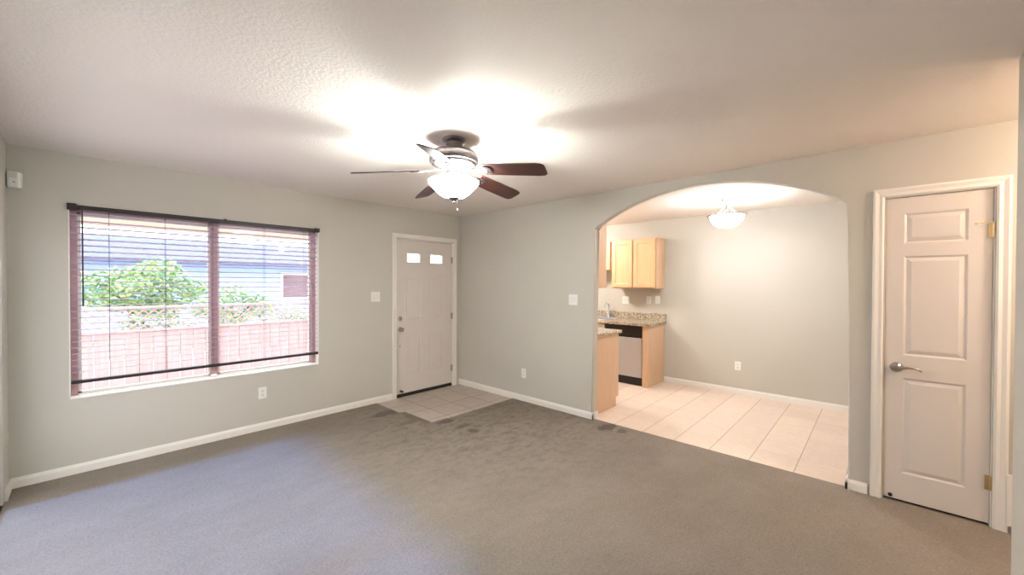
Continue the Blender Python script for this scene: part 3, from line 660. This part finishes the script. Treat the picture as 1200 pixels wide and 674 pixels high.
obj('carcass', B(5.43, XD - .001, 3.06, 4.0, .10, .715), M['maple'], sc_)
obj('toe_kick', B(5.49, XD - .001, 3.06, 4.0, -.004, .10), M['dark'], sc_)
for a_, b_ in ((3.075, 3.52), (3.54, 3.985)): obj('door', cab_door(bmesh.new(), a_, b_, .12, .66, 5.411, -1), M['mapledoor'], sc_)
obj('false_drawer', B(5.411, 5.430, 3.075, 3.985, .69, .85, bev=.003), M['plastic'], sc_)
ct = tag(empty('granite_countertop', (5.66, 3.2, .87)), 'speckled granite counter with backsplash over the dishwasher', 'countertop')
SY0, SY1, SX0, SX1 = 3.10, 3.80, 5.46, 5.84
bm = bmesh.new()
for q in ((5.345, XD, CY - .022, SY0), (5.345, XD, SY1, 4.0), (5.345, SX0, SY0, SY1), (SX1, XD, SY0, SY1)): box(bm, q[0], q[1], q[2], q[3], .870, .908)
obj('slab', bm, M['granite'], ct)
obj('backsplash', B(XD - .020, XD, CY - .022, 4.0, .908, 1.018, bev=.002), M['granite'], ct)
sk = tag(empty('kitchen_sink', (5.65, 3.45, .91)), 'stainless sink set in the granite counter at the arch edge', 'sink')
bm = bmesh.new()
for q in ((SX0 - .015, SX0 + .012, SY0 - .015, SY1 + .015), (SX1 - .012, SX1 + .015, SY0 - .015, SY1 + .015), (SX0 + .012, SX1 - .012, SY0 - .015, SY0 + .012), (SX0 + .012, SX1 - .012, SY1 - .012, SY1 + .015)): box(bm, q[0], q[1], q[2], q[3], .908, .915, bev=.002)
obj('rim', bm, M['steel'], sk)
bm = bmesh.new(); a_, b_ = prism(bm, [(SX0 + .004, SY0 + .004), (SX1 - .004, SY0 + .004), (SX1 - .004, SY1 - .004), (SX0 + .004, SY1 - .004)], 'z', .72, .908)
bmesh.ops.delete(bm, geom=[f for f in bm.faces if all(abs(v_.co.z - .908) < 1e-4 for v_ in f.verts)], context='FACES_ONLY'); obj('basin', bm, M['steel'], sk)
fa = tag(empty('faucet', (5.88, 3.30, .908)), 'chrome kitchen faucet behind the sink at the arch edge', 'faucet')
bm = bmesh.new(); lathe(bm, [(0, .9085), (.028, .9085), (.028, .92), (.018, .935), (.017, .99), (0, .995)], (5.885, 3.27, 0), 20); obj('body', bm, M['steel'], fa, smooth=True)
bm = bmesh.new(); tube(bm, [(5.885, 3.27, .985), (5.885, 3.27, 1.08), (5.87, 3.27, 1.13), (5.82, 3.27, 1.155), (5.76, 3.27, 1.145), (5.73, 3.27, 1.10)], .011, 12); obj('spout', bm, M['steel'], fa, smooth=True)
bm = bmesh.new(); tube(bm, [(5.885, 3.275, .975), (5.88, 3.33, 1.01)], .007, 10); obj('handle', bm, M['steel'], fa, smooth=True)
# cabinets on the back of the arch wall
pu = tag(empty('upper_cabinet', (3.98, 2.8, 1.42)), 'maple wall cabinet end peeking past the left arch jamb', 'cabinet', 'wall cabinets of the kitchen')
obj('carcass', B(XB + .001, 4.092, 2.312, 3.5, 1.420, 2.30, bev=.002), M['maple'], pu)
obj('face_frame', B(4.0925, 4.100, 2.312, 3.5, 1.420, 2.30), M['maple'], pu)
for a_, b_ in ((2.330, 2.89), (2.92, 3.48)): obj('door', cab_door(bmesh.new(), a_, b_, 1.44, 2.28, 4.120, 1), M['mapledoor'], pu)
pb = tag(empty('base_cabinet', (4.1, 2.8, 0)), 'maple base cabinet standing against the left arch jamb', 'cabinet')
bm = bmesh.new(); prism(bm, [(XB + .004, -.004), (4.345, -.004), (4.345, .105), (4.405, .105), (4.405, .868), (XB + .004, .868)], 'y', 2.312, 3.5); obj('carcass', bm, M['maple'], pb)
for a_, b_ in ((2.330, 2.89), (2.92, 3.48)):
    obj('door', cab_door(bmesh.new(), a_, b_, .125, .66, 4.425, 1), M['mapledoor'], pb)
    obj('drawer', B(4.4055, 4.424, a_, b_, .69, .85, bev=.003), M['mapledoor'], pb)
bm = bmesh.new(); box(bm, XB + .002, 4.445, 2.284, 3.5, .870, .908, bev=.008, seg=3); tag(obj('granite_countertop', bm, M['granite']), 'small granite counter end beside the left arch jamb', 'countertop')

# ------------------------------------------------------------------ outdoors beyond the window
GZ = -.12
struct('ground_outside', B(-14, 16, YN + NT, 22, GZ - .1, GZ), M['ground'], 'pale paved yard outside the window', 'ground')
struct('ground_side', B(-14, XW - .14, -6, YN + NT, GZ - .1, GZ), M['ground'], 'pale paved side yard outside the glass door', 'ground')
sf = tag(empty('sky_blocking_fence', (-2.6, 2, GZ)), 'tall brown board fence added out of view beyond the glass door to block low sky', 'fence')  # unseen fence, added to cut the low sky light entering the glass door
bm = bmesh.new(); y = -3.0
while y < 5.6:
    box(bm, -2.62, -2.60, y, y + .136, GZ + .04, 1.95, bev=.002, seg=1); y += .142
obj('board_panel', bm, M['fence'], sf)
bm = bmesh.new()
for z in (.2, 1.0, 1.8): box(bm, -2.66, -2.62, -3.0, 5.6, z, z + .08)
obj('rail', bm, M['fence'], sf)
for y in (-2.6, -.2, 2.2, 4.6): obj('post', B(-2.71, -2.66, y - .045, y + .045, GZ, 1.9), M['fence'], sf)
FYY = 7.3
LZ0, LZ1 = .845, 1.125
fe = tag(empty('garden_fence', (1.5, FYY, GZ)), 'pinkish board fence with lattice top outside the window', 'fence')
bm = bmesh.new(); x = -3.2
while x < 5.2:
    box(bm, x, x + .136, FYY, FYY + .018, GZ + .04, LZ0 - .045, bev=.002, seg=1); x += .142
obj('board_panel', bm, M['fence'], fe)
bm = bmesh.new()
for z0, z1 in ((LZ0 - .045, LZ0 - .01), (LZ1 - .01, LZ1 + .02), (GZ + .15, GZ + .22)): box(bm, -3.2, 5.2, FYY - .022, FYY + .03, z0, z1, bev=.002, seg=1)
obj('rail', bm, M['fence'], fe)
bm = bmesh.new(); Hh = LZ1 - LZ0; x = -3.4
while x < 5.2:
    for s_, y in ((1, FYY), (-1, FYY + .008)):
        w = .024; p = [(x, LZ0), (x + w, LZ0), (x + w + Hh, LZ1), (x + Hh, LZ1)] if s_ > 0 else [(x + Hh, LZ0), (x + Hh + w, LZ0), (x + w, LZ1), (x, LZ1)]
        prism(bm, p, 'y', y, y + .007)
    x += .105
obj('lattice', bm, M['fence'], fe)
for x in (-2.9, -.75, 1.32, 3.45):
    bm = bmesh.new(); box(bm, x - .05, x + .05, FYY - .045, FYY + .045, GZ, LZ1 + .05, bev=.004); obj('post', bm, M['fence'], fe)
def shrub(name, c, rx, ry, rz, n, label, seed, ls=.07):
    rnd = random.Random(seed); t = tag(empty(name, (c[0], c[1], GZ)), label, 'shrub', 'shrubs behind the garden fence')
    bm = bmesh.new()
    for i in range(n):
        while True:
            p = Vector((rnd.uniform(-1, 1), rnd.uniform(-1, 1), rnd.uniform(-1, 1)))
            if .25 < p.length < 1 * (.8 + .2 * math.sin(p.x * 5 + seed) * math.cos(p.z * 4)): break
        q = Vector((c[0] + p.x * rx, c[1] + p.y * ry, c[2] + p.z * rz)); s = ls * rnd.uniform(.6, 1.4)
        m3 = Matrix.Rotation(rnd.uniform(0, 6.28), 3, 'Z') @ Matrix.Rotation(rnd.uniform(-1.1, 1.1), 3, 'X') @ Matrix.Rotation(rnd.uniform(-.9, .9), 3, 'Y')
        vs = [bm.verts.new(q + m3 @ Vector(u_) * s) for u_ in ((-1, 0, 0), (-.3, -.45, .08), (.5, -.35, .05), (1, 0, -.12), (.5, .35, .05), (-.3, .45, .08))]
        bm.faces.new((vs[0], vs[1], vs[5])); bm.faces.new((vs[1], vs[2], vs[4], vs[5])); bm.faces.new((vs[2], vs[3], vs[4]))
    obj('foliage', bm, M['leaf'], t)
    bm = bmesh.new()
    for i in range(5):
        a = rnd.uniform(0, 6.28); tube(bm, [(c[0], c[1], GZ), (c[0] + .1 * math.cos(a), c[1] + .1 * math.sin(a), c[2] - rz * .4), (c[0] + rx * .6 * math.cos(a), c[1] + ry * .6 * math.sin(a), c[2] + rz * .4)], .03, 7, [1.2, .8, .3])
    obj('stem', bm, M['bark'], t)
shrub('garden_shrub', (.55, 8.5, 1.35), .95, .7, .55, 4200, 'leafy yellow-green shrub behind the lattice, left window pane', 3, .038)
shrub('garden_shrub', (1.95, 9.0, 1.0), .8, .6, .45, 2200, 'low leafy shrub behind the lattice, right window pane', 5, .036)
shrub('garden_shrub', (3.9, 8.8, .85), .8, .6, .35, 1600, 'low leafy shrub behind the lattice near the right window frame', 8, .036)
shrub('garden_shrub', (-.9, 8.2, .75), .9, .4, .42, 1500, 'low leafy shrub behind the lattice near the left window frame', 11, .036)
shrub('garden_shrub', (.8, 7.9, .62), .9, .3, .42, 1500, 'dark low shrub showing through the lattice, middle of the left pane', 13, .034)
shrub('garden_shrub', (2.5, 7.9, .62), .9, .3, .42, 1500, 'dark low shrub showing through the lattice, middle of the right pane', 17, .034)
nb = tag(empty('neighbor_house', (2, 13, GZ)), 'pale blue house with a low roof beyond the fence', 'house')
NY = 12.0
obj('wall', B(-7, 5.6, NY, NY + 4, GZ, 1.95), M['stucco'], nb)
bm = bmesh.new(); prism(bm, [(NY - .55, 1.98), (NY + 2, 2.62), (NY + 4.5, 1.98), (NY + 4.5, 1.90), (NY - .55, 1.90)], 'x', -7.4, 5.9); obj('roof', bm, M['roof'], nb)
for x in (-1.4, 3.62):
    bm = bmesh.new()
    for q in ((x, x + .06, 1.0, 1.75), (x + 1.04, x + 1.1, 1.0, 1.75), (x + .06, x + 1.04, 1.69, 1.75), (x + .06, x + 1.04, 1.0, 1.06)): box(bm, q[0], q[1], NY - .04, NY, q[2], q[3])
    f_ = obj('window', bm, M['white'], nb); obj('pane', B(x + .05, x + 1.05, NY - .02, NY - .012, 1.05, 1.70), M['darkpane'], f_)
pg = tag(empty('pergola', (1.2, 6.0, GZ)), 'peach painted patio beam and rafters above the window', 'pergola')
obj('beam', B(-3, 5, 5.95, 6.05, 2.065, 2.26, bev=.004), M['beam'], pg)
for i in range(9):
    x = -2.8 + i * .95; obj('rafter', B(x, x + .045, YN + NT + .005, 6.25, 2.262, 2.36), M['beam'], pg)
for x in (-2.9, 4.85): obj('post', B(x - .05, x + .05, 5.95, 6.05, GZ, 2.064, bev=.004), M['beam'], pg)
